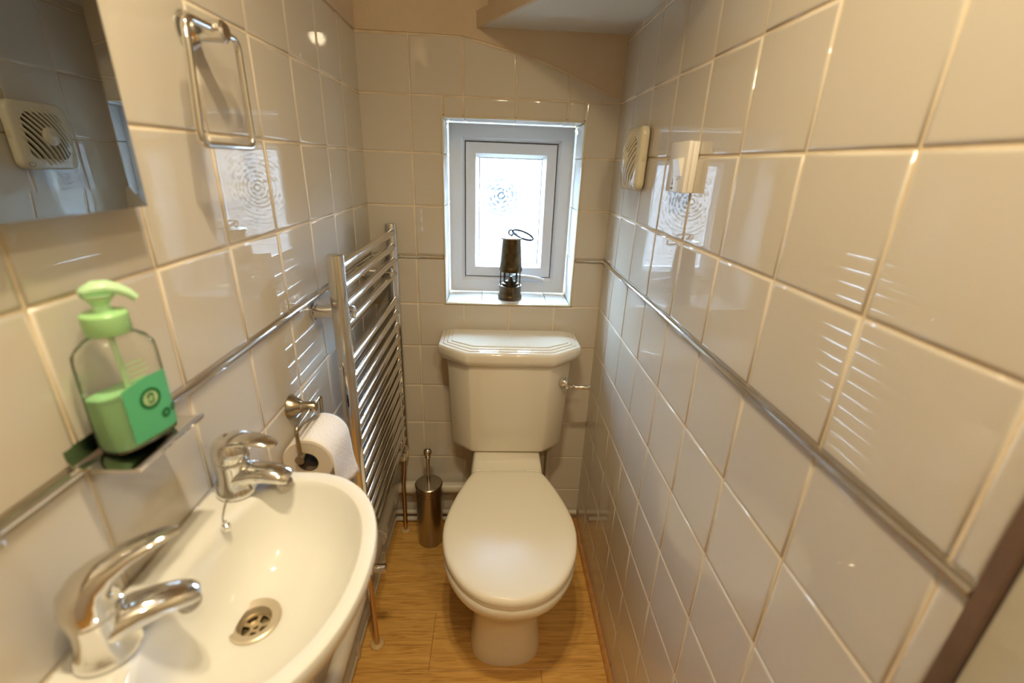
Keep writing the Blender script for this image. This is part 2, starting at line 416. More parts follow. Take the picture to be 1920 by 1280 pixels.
# lever handle on the bottom rail
hz = .957
h = G().box((.452, WD-.008, hz-.011), (.476, WD+.010, hz+.020), .003)
h.tube(arcpts([(.466, WD-.020, hz+.012), (.500, WD-.024, hz+.012), (.550, WD-.022, hz+.006), (.572, WD-.020, hz-.001)], .02), [.008]+[.008]*6+[.008]*6+[.008, .003][:2] if False else .0065, 10)
h.tube([(.466, WD-.018, hz+.006), (.466, WD+.004, hz+.006)], .008, 12)
h.build('window_handle', UPVC, window)
# outside ground, and an added wall tuned to set the brightness in the pane
struct(G().box((-6, .6, -1.2), (8, 14, -1.0)).build('ground_outside', GROUND, smooth=False))
struct(G().box((-6, 6, -1.0), (8, 6.3, 1.9)).build('added_backdrop_wall', BACKDROP, smooth=False))

# floor base and planks
floor = struct(G().box((-.6, -2.7, -.05), (1.5, .02, -.008)).build('floor', JAMBW, smooth=False))
rows = [0.0, -.055, -.235, -.415, -.595, -.775, -.955, -1.135, -1.315, -1.495, -1.9, -2.7]
joints = [[.40], [.52], [.60], [.232], [.55], [.12], [.62], [.30], [.5], [.5], [.5]]
for i in range(len(rows)-1):
    x0a, x1a = (0.0, XR) if rows[i] > -1.2 else (-.58, 1.45)
    xs = [x0a]+joints[i]+[x1a]
    for a, b in zip(xs, xs[1:]):
        w, d = b-a-.0008, rows[i]-rows[i+1]-.0008
        g = G(); hw, hd = w/2, d/2
        g.loft([[Vector((-hw, -hd, -.008)), Vector((hw, -hd, -.008)), Vector((hw, hd, -.008)), Vector((-hw, hd, -.008))],
                [Vector((-hw, -hd, -.0008)), Vector((hw, -hd, -.0008)), Vector((hw, hd, -.0008)), Vector((-hw, hd, -.0008))],
                [Vector((-hw+.0012, -hd+.0012, 0)), Vector((hw-.0012, -hd+.0012, 0)), Vector((hw-.0012, hd-.0012, 0)), Vector((-hw+.0012, hd-.0012, 0))]], False, True)
        g.build('plank', LAM, floor, smooth=False, loc=((a+b)/2, (rows[i]+rows[i+1])/2, 0))
# beading along the foot of the right wall
rr = [Vector((0, 0, 0))]+[Vector((-.014*math.cos(t), 0, .014*math.sin(t))) for t in [k*PI/2/6 for k in range(7)]]
bx = XR-TH-.0005
G().loft([[Vector((bx+p.x, -.010, .0005+p.z)) for p in rr], [Vector((bx+p.x, YE, .0005+p.z)) for p in rr]]).build('baseboard_right', WOODT)
struct(bpy.data.objects['baseboard_right'])

# chrome strips at dado height
tz = 7*T+.005
def strip(name, a, b): return struct(G().tube([a, b], .0052, 12, rz=.0050).build(name, CHROME))
strip('trim_1', (XR-TH-.001, -.004, tz), (XR-TH-.001, YE, tz))
strip('trim_2', (.010, -TH-.001, tz), (WX0-.006, -TH-.001, tz))
strip('trim_3', (WX1+.006, -TH-.001, tz), (XR-.010, -TH-.001, tz))
strip('trim_4', (TH+.001, -.004, tz), (TH+.001, -1.40, tz))

# soffit under the stairs: a lower board with a skewed edge, boxed in above
def diag(z0, z1, off, name, m):
    p = [(.339+off, 0), (XR, 0), (XR, -.722+off*1.7)]
    return struct(ext(name, p, z0, z1, m, None, 'Z'))
diag(1.678, 1.712, 0, 'ceiling_soffit', SOFFIT)
diag(1.712, 2.25, .02, 'ceiling_stair_box', PLAST)
ext('edge_board', [(.339, 0), (.329, 0), (XR-.008, -.742), (XR-.002, -.725)], 1.676, 1.714, PLAST, bpy.data.objects['ceiling_soffit'], 'Z')
struct(G().box((-.6, -2.7, 2.25), (1.5, .3, 2.35)).build('ceiling', SOFFIT, smooth=False))
# door side: timber edge then cream casing on the right, hall beyond
struct(G().box((XR-.012, YE-.013, 0), (XR+.05, YE-.0005, 2.05), .001).build('trim_5', JAMBW, smooth=False))
struct(G().box((XR-.006, -1.33, 0), (XR+.05, YE-.0135, 2.05), .002).build('door_1', CASING, smooth=False))
struct(G().box((-.62, -2.7, 0), (1.52, -2.62, 2.3)).build('wall_front', HALL, smooth=False))
struct(G().box((-.66, -2.7, 0), (-.6, -1.42, 2.3)).build('wall_hall_left', HALL, smooth=False))
struct(G().box((1.45, -2.7, 0), (1.52, -1.33, 2.3)).build('wall_hall_right', HALL, smooth=False))
struct(G().box((-.66, -1.44, 0), (-.12, -1.36, 2.3)).build('wall_hall_near_left', HALL, smooth=False))
struct(G().box((XR+.03, -1.40, 0), (1.52, -1.33, 2.3)).build('wall_hall_near_right', HALL, smooth=False))

# ================================================================== TOILET
CX = .450
toilet = thing('toilet', 'white close-coupled toilet with closed lid in front of the window wall', 'toilet', (CX, 0, 0))
def egg(n, hw, yb, yf, z, wpos=.5, e=2.2, flat=.0, back=.0):
    """plan outline: back edge at yb (half width `back`), front at yf, widest hw at fraction wpos"""
    yw = yb+(yf-yb)*wpos; out = []
    for i in range(n):
        t = 2*PI*i/n; s, c = math.sin(t), math.cos(t)
        if s <= 0:   # front half (toward -y)
            x = hw*math.copysign(abs(c)**(2/e), c); y = yw+(yw-yf)*(-1)*abs(s)**(2/e)
        else:
            k = abs(s)
            y = yw+(yb-yw)*min(1, k**(2/3.0)*1.0)
            bx_ = back+(hw-back)*math.sqrt(max(0, 1-((y-yw)/(yb-yw))**2))if False else None
            w = hw+(back-hw)*((y-yw)/(yb-yw))**2.1
            x = w*math.copysign(min(1, abs(c)**(2/3.2)*1.0), c) if k > .92 else w*math.copysign(1, c)*min(1, abs(c)**(.16) if abs(c) > 0 else 0)
        out.append(Vector((x, y, z)))
    return out
def outline(pts, n=64):
    """closed symmetric outline from (halfwidth, y) pairs ordered back -> front, resampled evenly by length"""
    P = [Vector((w, y)) for w, y in pts]
    # Catmull smoothing
    S = []
    for i in range(len(P)-1):
        p0 = P[max(i-1, 0)]; p1 = P[i]; p2 = P[i+1]; p3 = P[min(i+2, len(P)-1)]
        if i == 0 or True:
            for k in range(8):
                t = k/8; S.append(.5*((2*p1)+(-p0+p2)*t+(2*p0-5*p1+4*p2-p3)*t*t+(-p0+3*p1-3*p2+p3)*t**3))
    S.append(P[-1])
    for q in S: q.x = max(q.x, 0)
    d = [0]
    for a, b in zip(S, S[1:]): d.append(d[-1]+(b-a).length)
    R = []
    for k in range(n//2+1):
        s = d[-1]*k/(n//2)
        for i in range(len(d)-1):
            if d[i+1] >= s-1e-9:
                t = (s-d[i])/max(d[i+1]-d[i], 1e-9); R.append(S[i].lerp(S[i+1], min(max(t, 0), 1))); break
    full = R+[Vector((-q.x, q.y)) for q in R[-2:0:-1]]
    return full
lidpts = [(0, -.262), (.06, -.262), (.098, -.264), (.112, -.276), (.130, -.315), (.150, -.370), (.167, -.430), (.177, -.490), (.176, -.540), (.163, -.600), (.135, -.655), (.100, -.694), (.055, -.720), (0, -.729)]
LO = outline(lidpts)
lc = Vector((0, -.49))
def sc_ring(o, s, z, dy=0, c=lc): return [Vector((c.x+(p.x-c.x)*s, c.y+(p.y-c.y)*s+dy, z)) for p in o]
# pan
panpts = [(0, -.245), (.09, -.245), (.118, -.262), (.140, -.32), (.158, -.385), (.170, -.44), (.175, -.50), (.172, -.56), (.155, -.62), (.125, -.668), (.088, -.702), (.045, -.720), (0, -.725)]
footpts = [(0, -.20), (.08, -.20), (.098, -.225), (.098, -.30), (.097, -.38), (.100, -.44), (.105, -.50), (.092, -.55), (.055, -.577), (0, -.585)]
PO = outline(panpts); FO = outline(footpts)
def mixring(t, z, s=1.0, dy=0):
    r = []
    for a, b in zip(FO, PO):
        p = a.lerp(b, t); r.append(Vector((p.x*s, (p.y+.45)*s-.45+dy, z)))
    return r
g = G(); g.loft([mixring(0, .0), mixring(0, .012), mixring(.0, .04, .97), mixring(.02, .10, .90), mixring(.06, .16, .90), mixring(.16, .21, .93), mixring(.36, .255, .96), mixring(.62, .30, .985), mixring(.83, .335, .995), mixring(.95, .362), mixring(1, .380), mixring(1, .393), mixring(1, .399, .985), mixring(1, .400, .9)])
pan = g.build('pan', CERAM, toilet)
# ledge carrying the cistern
def rrect(x0, x1, y0, y1, z, r, n=5):
    out = []
    for cx, cyy, a0 in ((x1-r, y1-r, 0), (x0+r, y1-r, PI/2), (x0+r, y0+r, PI), (x1-r, y0+r, 3*PI/2)):
        for k in range(n+1):
            a = a0+PI/2*k/n; out.append(Vector((cx+r*math.cos(a), cyy+r*math.sin(a), z)))
    return out
g = G(); g.loft([rrect(-.085, .085, -.30, -.02, .20, .03), rrect(-.105, .105, -.30, -.012, .30, .03), rrect(-.118, .118, -.285, -.010, .36, .025), rrect(-.117, .117, -.280, -.010, .395, .022),
                 rrect(-.113, .113, -.262, -.010, .412, .02), rrect(-.111, .111, -.236, -.010, .424, .018), rrect(-.109, .109, -.222, -.010, .430, .018), rrect(-.104, .104, -.212, -.014, .434, .016)])
g.build('cistern_shelf', CERAM, toilet)
# seat ring and lid
g = G(); g.loft([sc_ring(LO, .955, .4010), sc_ring(LO, .985, .4030), sc_ring(LO, .99, .412), sc_ring(LO, .975, .416)]); g.build('seat', SEATM, toilet)
g = G(); g.loft([sc_ring(LO, .975, .4165), sc_ring(LO, 1.0, .4185), sc_ring(LO, 1.0, .4250), sc_ring(LO, .994, .4295), sc_ring(LO, .980, .4330), sc_ring(LO, .955, .4355), sc_ring(LO, .915, .4370), sc_ring(LO, .80, .4378), sc_ring(LO, .5, .4385), sc_ring(LO, .2, .439)])
g.build('lid', SEATM, toilet)
for s in (-1, 1):
    G().tube([(s*.078-.02, -.262, .425), (s*.078+.02, -.262, .425)], .008, 12).build('hinge', SEATM, toilet)
# cistern: chamfered-corner tank tapering downward
def tank(hw, yb, yf, cf, ys, z):
    # hw half width; cf half width of the front face; ys y where chamfer begins
    return [Vector(p+(z,)) for p in [(hw, yb), (hw, ys+.004), (hw-.003, ys-.002), (cf+.006, yf+.003), (cf-.004, yf), (-cf+.004, yf), (-cf-.006, yf+.003), (-hw+.003, ys-.002), (-hw, ys+.004), (-hw, yb)]]
g = G()
g.loft([tank(.172, -.012, -.165, .112, -.130, .437), tank(.180, -.010, -.176, .117, -.128, .443), tank(.184, -.010, -.180, .118, -.128, .455), tank(.197, -.010, -.190, .124, -.130, .74), tank(.198, -.010, -.192, .125, -.130, .768)])
g.build('cistern', CERAM, toilet)
g = G()
q = lambda o, z, d=0: tank(.226-o, -.009-o*.3, -.213+o, .134-o*.5, -.140+o*.3, z)
g.loft([q(.022, .760), q(.016, .764), q(.010, .766), q(.006, .771), q(.002, .778), q(0, .786), q(0, .800), q(.001, .805), q(.005, .809), q(.016, .810), q(.018, .8125), q(.028, .8130), q(.030, .8155), q(.042, .816), q(.043, .8185), q(.07, .819)])
g.build('cistern_lid', CERAM, toilet)
# lever handle
lv = bpy.data.objects.new('flush_lever', None); COL.objects.link(lv); lv.parent = toilet; lv.location = (.176, -.160, .695)
g = G(); g.lathe([(.0165, .004), (.0165, -.004), (.013, -.010), (.008, -.014), (.007, -.022)], axis='Y', seg=24)
g.xf(Matrix.Rotation(math.radians(28), 4, 'Z'))
g.lathe([(.001, -.034), (.006, -.032), (.0082, -.027), (.0082, -.021), (.004, -.015)], axis='Y', seg=20, c=(.008, 0, -.002))
g.build('rosette', CHROME, lv)
g = G(); g.lathe([(.0055, 0), (.0055, .008), (.0075, .010), (.0075, .013), (.0048, .016), (.0062, .022), (.0080, .060), (.0080, .066), (.005, .070), (.001, .071)], axis='X', seg=20, c=(.014, -.026, -.003))
g.build('lever_arm', CHROME, lv)

# cistern feed pipe (right) with valve
pf = thing('cistern_feed_pipe', 'thin painted feed pipe with a dark valve behind the toilet, lower right', 'pipe', (.612, -.030, 0))
G().tube([(0, 0, .032), (0, 0, .395), (0, -.002, .43)], .0085, 12).build('riser', PIPEP, pf)
G().lathe([(.012, 0), (.014, .006), (.014, .022), (.010, .028)], c=(0, 0, .395), seg=8).tube([(-.045, -.01, .408), (0, 0, .408)], .009, 10).build('valve', BRASS, pf)

# ================================================================== WINDOW LAMP (miner's safety lamp)
lamp = thing('safety_lamp', 'dark brass miner\'s safety lamp with wire hook standing on the window sill', 'lamp', (.4515, .062, WZ0+.0005))
g = G(); g.lathe([(.036, 0), (.0405, .002), (.0410, .011), (.0385, .014), (.0375, .017), (.0375, .043), (.0385, .0445), (.0385, .048), (.034, .048), (.034, .044), (.008, .044)], seg=40); g.build('base', BRASS, lamp)
g = G(); g.lathe([(.027, .046), (.0275, .055), (.020, .060), (.012, .064), (.006, .072), (.004, .078)], seg=28); bb = g.build('burner', BRASS, lamp)
G().lathe([(.024, .055), (.024, .098)], seg=32, cap0=False, cap1=False).build('lamp_glass', LAMPG, lamp)
for k in range(5):
    a = 2*PI*k/5-PI/2-.12
    G().tube([(.0345*math.cos(a), .0345*math.sin(a), .046), (.0345*math.cos(a), .0345*math.sin(a), .098)], .0019, 8).build('pillar', BRASS, lamp)
g = G(); g.lathe([(.024, .096), (.0370, .096), (.0385, .099), (.0385, .108), (.0365, .112), (.0362, .114), (.0300, .198), (.0292, .203), (.028, .204)], seg=40); bon = g.build('bonnet', BRASS, lamp)
for k in range(6):
    a = 2*PI*k/6+.2; G().lathe([(.0012, 0), (.0016, .001), (.001, .002)], seg=8, c=(0, 0, 0)).xf(Matrix.Translation((.0362*math.cos(a), .0362*math.sin(a), .116))).build('rivet', BRASS, bon)
g = G(); g.lathe([(.030, .2035), (.0362, .2045), (.0372, .207), (.0360, .2088), (.020, .2108), (.004, .2125)], seg=40); g.build('top_plate', LIDM, lamp)
hk = G(); hk.tube([(0, 0, .211), (0, 0, .217)], .003, 8)
c0 = Vector((-.003, 0, .2235))
hk.tube([c0+Vector((.0075*math.cos(t), 0, .0085*math.sin(t))) for t in [2*PI*k/20 for k in range(20)]], .0021, 6, cyc=True)
ring = []
for k in range(36):
    t = 2*PI*k/36; u, v = .034*math.cos(t), .016*math.sin(t)
    q_ = Vector((.036+u, v*.8, .2285 - (.036+u)*.33+v*.62)); ring.append(q_)
hk.tube(ring, .0028, 6, cyc=True)
hk.tube([(.001, 0, .2275), (.008, 0, .2215), (.018, -.004, .217)], .0026, 8)
hk.build('hook_ring', WIRE, lamp)

# ================================================================== TOWEL RADIATOR
rad = thing('towel_radiator', 'tall chrome ladder towel radiator on the left wall behind the basin', 'radiator', (.078, 0, 0))
RY0, RY1, RZ0, RZ1 = -.545, -.032, .372, 1.158
def dtube(yc, name):
    n = 20; out = []
    for k in range(n):
        t = 2*PI*k/n; out.append(Vector((.0175*math.cos(t), .0155*math.sin(t), 0)))
    def R(z, s=1): return [Vector((p.x*s, yc+p.y*s, z)) for p in out]
    o = G().loft([R(RZ0, .85), R(RZ0+.002), R(RZ1-.003), R(RZ1-.001, .96), R(RZ1, .85)]).build(name, CHROME2, rad)
    return o
dtube(RY0+.0, 'upright_tube'); dtube(RY1, 'upright_tube')
barz = [1.132-.042*k for k in range(4)]+[.922-.0432*k for k in range(13)]
bm_ = None
for z in barz:
    if bm_ is None:
        bm_ = G().tube([(.003, RY0+.010, 0), (.003, RY1-.010, 0)], .0105, 16, rz=.0105).build('bar', CHROME2, rad, loc=(0, 0, z))
    else: link('bar', bm_.data, None, rad, (0, 0, z))
for y, z in ((-.508, 1.028), (-.115, 1.026), (-.487, .43), (-.115, .43)):
    b = G().lathe([(.0185, -.0695), (.0185, -.066), (.0160, -.064), (.0160, -.014)], axis='X', seg=24, c=(0, y, z)).build('wall_bracket', CHROME, rad)
    G().lathe([(.004, -.014), (.004, .010), (.014, .012), (.014, .017), (.010, .019)], axis='X', seg=20, c=(0, y, z)).build('clamp', CHROME, b)
for y in (RY0, RY1):
    v = G().lathe([(.010, .345), (.013, .347), (.013, .358), (.009, .360), (.009, .372)], seg=6, c=(0, y, 0)); v.build('tail_nut', CHROME, rad)
    G().box((-.014, y-.010, .316), (.014, y+.010, .345), .004).build('valve_body', CHROME, rad)
G().lathe([(.006, .014), (.011, .016), (.012, .045), (.009, .048)], axis='X', seg=8, c=(0, RY0, .331)).build('valve_cap', CHROME, rad)
G().lathe([(.006, .014), (.011, .016), (.012, .040), (.009, .043)], axis='Y', seg=16, c=(0, RY1-.055, .331)).tube([(0, RY1, .331), (0, RY1-.045, .331)], .005, 10).build('valve_cap', CREAM, rad)
for y, xx, yy, lab in ((RY0, -.006, -.518, 'near'), (RY1, -.004, -.070, 'far')):
    p = thing('radiator_pipe', 'copper tail pipe with beige floor collar under the %s end of the towel radiator' % lab, 'pipe', (.078+xx, yy, 0), 0, 'radiator tail pipes')
    G().tube([(0, 0, .001), (.0-xx*.6, (y-yy)*(.7 if y < -.3 else .02), .225), (-xx, y-yy, .312)], .0078, 12).build('pipe', COPPER, p)
    G().lathe([(.019, .0005), (.0205, .003), (.019, .008), (.013, .011), (.0085, .0115)], seg=24).build('collar', COLLAR, p)
    G().lathe([(.0095, 0), (.0115, .002), (.0115, .013), (.0095, .015)], seg=6, c=(-xx, y-yy, .300)).build('compression_nut', CHROME, p)

# ================================================================== PIPES
wp = thing('waste_pipe', 'thick white plastic waste pipe running along the left wall and behind the toilet', 'pipe')
wz = .178
G().tube(arcpts([(.032, -1.10, wz+.004), (.032, -.034, wz), (.24, -.034, wz), (.42, -.034, wz)], .045, 8), .0205, 20).build('pipe_run', PIPEM, wp)
for a, b in (((.032, -.115, wz), (.032, -.072, wz)), ((.072, -.034, wz), (.115, -.034, wz)), ((.032, -.30, wz), (.032, -.245, wz))):
    G().tube([a, b], .0245, 20).build('coupling', PIPEM, wp)
for y in (-.28, -.76):
    G().tube([(.032+.024*math.cos(t), y, wz+.024*math.sin(t)) for t in [k*2*PI/20 for k in range(20)]], .004, 6, cyc=True).box((.008, y-.006, wz-.006), (.012, y+.006, wz+.006)).build('pipe_clip', PIPEM, wp)
for k, (z, lab) in enumerate(((.050, 'upper'), (.016, 'lower'))):
    p = thing('heating_pipe', '%s of two thin painted pipes along the foot of the wall' % lab, 'pipe', group='pipes along the foot of the wall')
    G().tube(arcpts([(.021, -1.15, z), (.021, -.022, z), (.70, -.022, z)] if k else [(.021, -1.15, z), (.021, -.022, z), (XR-.012, -.022, z)], .02, 6), .0095, 14).build('pipe_run', PIPEP, p)
for y in (-.225, -.555, -.90):
    o = G().box((.0085, y-.011, .003), (.0335, y+.011, .064), .004).build('pipe_clip', PIPEP)
    tag(o, {-.225: 'white clip holding the floor pipes beside the far end of the radiator', -.555: 'white clip holding the floor pipes by the near radiator collar', -.90: 'white clip holding the floor pipes beneath the basin'}[y], 'pipe clip', 'clips on the floor pipes')

# ================================================================== TOILET BRUSH
tb = thing('toilet_brush', 'brushed steel toilet brush in its cylinder holder left of the toilet', 'toilet brush', (.176, -.112, 0))
G().lathe([(.044, .0005), (.046, .003), (.0465, .25), (.0470, .2505)], seg=40).build('holder', STEEL, tb)
for k in range(24):
    a = 2*PI*k/24
    for dz in (0, .013):
        if k % 2 == (dz > 0): 
            pass
g = G()
for k in range(18):
    a = 2*PI*k/18
    for dz in (.225, .238):
        g.add([(.0467*math.cos(a+q1)*1.0, .0467*math.sin(a+q1), dz+q2) for q1, q2 in ((-.035, 0), (-.017, -.0018), (.017, -.0018), (.035, 0), (.017, .0018), (-.017, .0018))], [(0, 1, 2, 3, 4, 5)])
ho = g.build('vent_hole_darks', BLACK, tb, smooth=False); ho['kind'] = 'stuff'  # flat black marks painted for the darkness inside the holes
G().lathe([(.0475, .2505), (.0490, .252), (.0490, .259), (.046, .262), (.010, .266)], seg=40).build('brush_lid', STEEL, tb)
G().lathe([(.0062, .265), (.0062, .33), (.0075, .36), (.0105, .372), (.0085, .376), (.013, .383), (.0145, .392), (.0125, .402), (.006, .408), (.001, .409)], seg=24).build('handle', CHROME, tb)

# ================================================================== BASIN
BZ = .902
basin = thing('wash_basin', 'small white D-shaped wash basin fixed to the left wall, taps at its corners', 'basin', (TH, 0, 0))
bc = Vector((.118, -1.058))
def D_out(t, s=1.0):
    """outer outline at polar angle t round bc: straight back x=0, rounded front"""
    c, s_ = math.cos(t), math.sin(t)
    # superellipse front: half length .182, depth .136 ; back: flat with rounded corners
    if c >= 0:
        e = 2.15; a, b = .133, .171
        r = 1/((abs(c)/a)**e+(abs(s_)/b)**e)**(1/e)
    else:
        e = 9.0; a, b = .118, .171
        r = 1/((abs(c)/a)**e+(abs(s_)/b)**e)**(1/e)
    return r
def D_in(t):
    c, s_ = math.cos(t), math.sin(t)
    if c >= 0: e, a, b = 2.15, .112, .146
    else: e, a, b = 2.3, .072, .146
    return 1/((abs(c)/a)**e+(abs(s_)/b)**e)**(1/e)
NB = 96
DR = Vector((.098, -1.045)); dr_off = DR-bc
def ring_in(s, z, blend=None):
    out = []
    k = (1-s)
    for i in range(NB):
        t = 2*PI*i/NB; r = D_in(t)*s
        if s < .35:   # become a circle near the drain
            w = (.35-s)/.35; r = r*(1-w)+.34*.12*w*(s/.35)**0 if False else r*(1-w)+(.026+s*.03)*w
        out.append(Vector((bc.x+dr_off.x*k+r*math.cos(t), bc.y+dr_off.y*k+r*math.sin(t), z)))
    return out
def ring_mid(w, z, sh=0):
    out = []
    for i in range(NB):
        t = 2*PI*i/NB; r = D_in(t)*(1-w)+(D_out(t)-sh)*w
        out.append(Vector((bc.x+r*math.cos(t), bc.y+r*math.sin(t), z)))
    return out
def ring_out(s, z, xs=1.0):
    out = []
    for i in range(NB):
        t = 2*PI*i/NB; r = D_out(t)
        x = bc.x+r*math.cos(t)*s; x = x-(x-0)*0
        xx = (bc.x+r*math.cos(t))*s
        out.append(Vector((xx, bc.y+r*math.sin(t)*s, z)))
    return out
dz = .800
rings = [ring_in(.0, dz-.004), ring_in(.12, dz-.002), ring_in(.30, dz+.001), ring_in(.45, dz+.005), ring_in(.60, dz+.013), ring_in(.74, dz+.027), ring_in(.85, dz+.047), ring_in(.93, dz+.069), ring_in(.98, dz+.088), ring_in(1.0, dz+.094),
         ring_mid(.06, BZ-.004), ring_mid(.16, BZ-.001), ring_mid(.35, BZ), ring_mid(.8, BZ+.001), ring_mid(.93, BZ), ring_mid(.985, BZ-.004), ring_mid(1.0, BZ-.010),
         ring_out(.988, BZ-.022), ring_out(.94, BZ-.037), ring_out(.85, BZ-.062), ring_out(.71, BZ-.092), ring_out(.54, BZ-.120), ring_out(.38, BZ-.14)]
bowl = G().loft(rings, False, True).build('bowl', BASINM, basin)
# drain
g = G(); g.lathe([(.0190, -.012), (.0192, -.002), (.0200, .0002), (.0285, .0026), (.0305, .0016), (.031, -.003)], seg=40, c=(DR.x, DR.y, dz), cap0=False, cap1=False)
dr = g.build('drain_ring', mat('drain_ring_metal', (.60, .52, .40), .38, .6), basin)
G().lathe([(.0198, -.004), (.0198, -.0145)], seg=32, c=(DR.x, DR.y, dz), cap0=False).build('drain_throat', NICKEL, dr)
g = G(); gz = dz-.0128
g.lathe([(.0205, gz+.0), (.0158, gz+.0012)], seg=32, c=(DR.x, DR.y, 0), cap0=False, cap1=False)
g.lathe([(.0068, gz+.0012), (.0045, gz+.0014), (.0028, gz+.0008)], seg=20, c=(DR.x, DR.y, 0), cap0=False, cap1=False)
for k in range(5):
    a = 2*PI*k/5+.4
    p0 = Vector((math.cos(a), math.sin(a), 0)); p1 = Vector((-math.sin(a), math.cos(a), 0))
    V = [Vector((DR.x, DR.y, gz+.0012))+p0*r+p1*w for r, w in ((.0055, -.0016), (.0165, -.0028), (.0165, .0028), (.0055, .0016))]
    g.add(V, [(0, 1, 2, 3)])
g.build('drain_grid', mat('drain_grid_metal', (.62, .50, .32), .35, .8), dr)
G().lathe([(.0196, gz-.004), (.0001, gz-.004)], seg=24, c=(DR.x, DR.y, 0)).build('drain_hole_dark', BLACK, dr)  # black disc stands in for the darkness down the drain
# plug chain
ch = G(); cpts = arcpts([(.022, -.905, BZ+.0045), (.032, -.945, BZ+.004), (.040, -.968, BZ+.0035), (.047, -.985, BZ+.002), (.0535, -.993, BZ-.002)], .012, 10)
acc = [cpts[0]]
for p in cpts[1:]:
    while (p-acc[-1]).length > .0032: acc.append(acc[-1]+(p-acc[-1]).normalized()*.0032)
for p in acc: ch.lathe([(.0002, -.0014), (.0011, -.0008), (.0014, 0), (.0011, .0008), (.0002, .0014)], seg=6, c=p)
cho = ch.build('plug_chain', STEEL, basin); cho['kind'] = 'stuff'
G().lathe([(.0005, -.006), (.0045, -.0045), (.0058, 0), (.0045, .0045), (.0022, .006), (.0018, .010)], seg=16, c=(.0560, -.994, BZ-.0035)).build('chain_stay', CHROME, basin)

# taps
def tap(name_lab, x, y, rot, lift, grp):
    t = thing('basin_tap', name_lab, 'tap', (x, y, BZ+.001), rot, grp)
    g = G(); g.lathe([(.0255, 0), (.0262, .002), (.0250, .006), (.0225, .012), (.0205, .024), (.0200, .036), (.0208, .046), (.0212, .050), (.0200, .052)], seg=36); g.build('body', CHROME, t)
    # spout: flat oval sweep leaving the body and dropping a little
    pts = [(-.002, 0, .024), (.012, 0, .0275), (.028, 0, .0300), (.044, 0, .0290), (.058, 0, .0262), (.068, 0, .0230), (.0735, 0, .0205)]
    sp = G().tube(pts, [.0200, .0198, .0188, .0178, .0168, .0155, .0125], 24, rz=[.0170, .0165, .0150, .0130, .0112, .0095, .0060]); spo = sp.build('spout', CHROME, t)
    ae = G().lathe([(.0100, -.006), (.0108, -.004), (.0108, .004), (.0095, .006)], seg=24)
    ae.xf(Matrix.Translation((.0640, 0, .0125)) @ Matrix.Rotation(math.radians(-14), 4, 'Y')); ae.build('aerator', STEEL, spo)
    # handle: domed cap with a lever swept forward
    cap = G().lathe([(.0205, .053), (.0218, .0545), (.0222, .062), (.0210, .071), (.0175, .079), (.0120, .0845), (.0050, .0870), (.0005, .0873)], seg=36); 
    lev = G(); L_ = lift
    if lift:
        lp = [(0, 0, .050), (-.001, 0, .060), (.000, 0, .070), (.006, 0, .080), (.017, 0, .0885), (.032, 0, .0950), (.048, 0, .0990), (.064, 0, .1005), (.073, 0, .1005)]
        lev.tube(lp, [.0212, .0216, .0200, .0165, .0120, .0082, .0060, .0044, .0022], 24, rz=[.0212, .0216, .0206, .0195, .0175, .0150, .0125, .0095, .0045])
    else:
        lp = [(-.010, 0, .074), (.004, 0, .0815), (.018, 0, .0830), (.033, 0, .0815), (.047, 0, .0785), (.057, 0, .0755), (.0625, 0, .0740)]
        lev.tube(lp, [.017, .0190, .0180, .0155, .0130, .0100, .0045], 20, rz=[.0085, .0078, .0064, .0054, .0046, .0040, .0022])
    if lift: cap = G().lathe([(.0205, .0525), (.0215, .0535), (.0215, .056), (.0205, .057)], seg=36)
    hb = cap.build('handle_cap', CHROME, t)
    if L_ > .01: hb.scale = (1, 1, 1)
    lev.build('lever', CHROME, hb)
    if not lift: G().lathe([(.0032, .0), (.0030, .0012), (.001, .0016)], seg=14, c=(-.001, 0, .0872)).build('tap_marker', DGREEN if False else NICKEL, hb)
    return t
tap('chrome lever tap at the far corner of the basin, beside the plug chain', .0445, -.928, 0, 0.0, 'basin taps')
tap('chrome lever tap nearest the camera below the soap shelf, lever raised', .0415, -1.150, math.radians(38), .028, 'basin taps')

# ================================================================== SOAP SHELF + BOTTLE
SZ = 1.062
shelf = thing('soap_shelf', 'small chrome shelf on the left wall under the soap bottle', 'shelf', (TH, 0, 0))
g = G(); y0, y1, dep = -1.094, -.996, .064
prof = [(-.000, .018), (.0006, .008), (.004, .002), (.012, 0), (.045, -.001), (dep-.006, 0), (dep-.001, .003), (dep, .0005), (dep-.002, -.0035), (.045, -.0045), (.012, -.0038), (.003, -.002), (-.001, .006)]
g.loft([[Vector((x, y, SZ+z)) for x, z in prof] for y in (y0, y0+.004, y1-.004, y1)]); g.build('shelf_plate', CHROME, shelf)
G().lathe([(.014, 0), (.014, .004), (.008, .008), (.008, .013)], axis='X', seg=20, c=(.0005, -1.045, SZ-.012)).build('wall_fixing', CHROME, shelf)

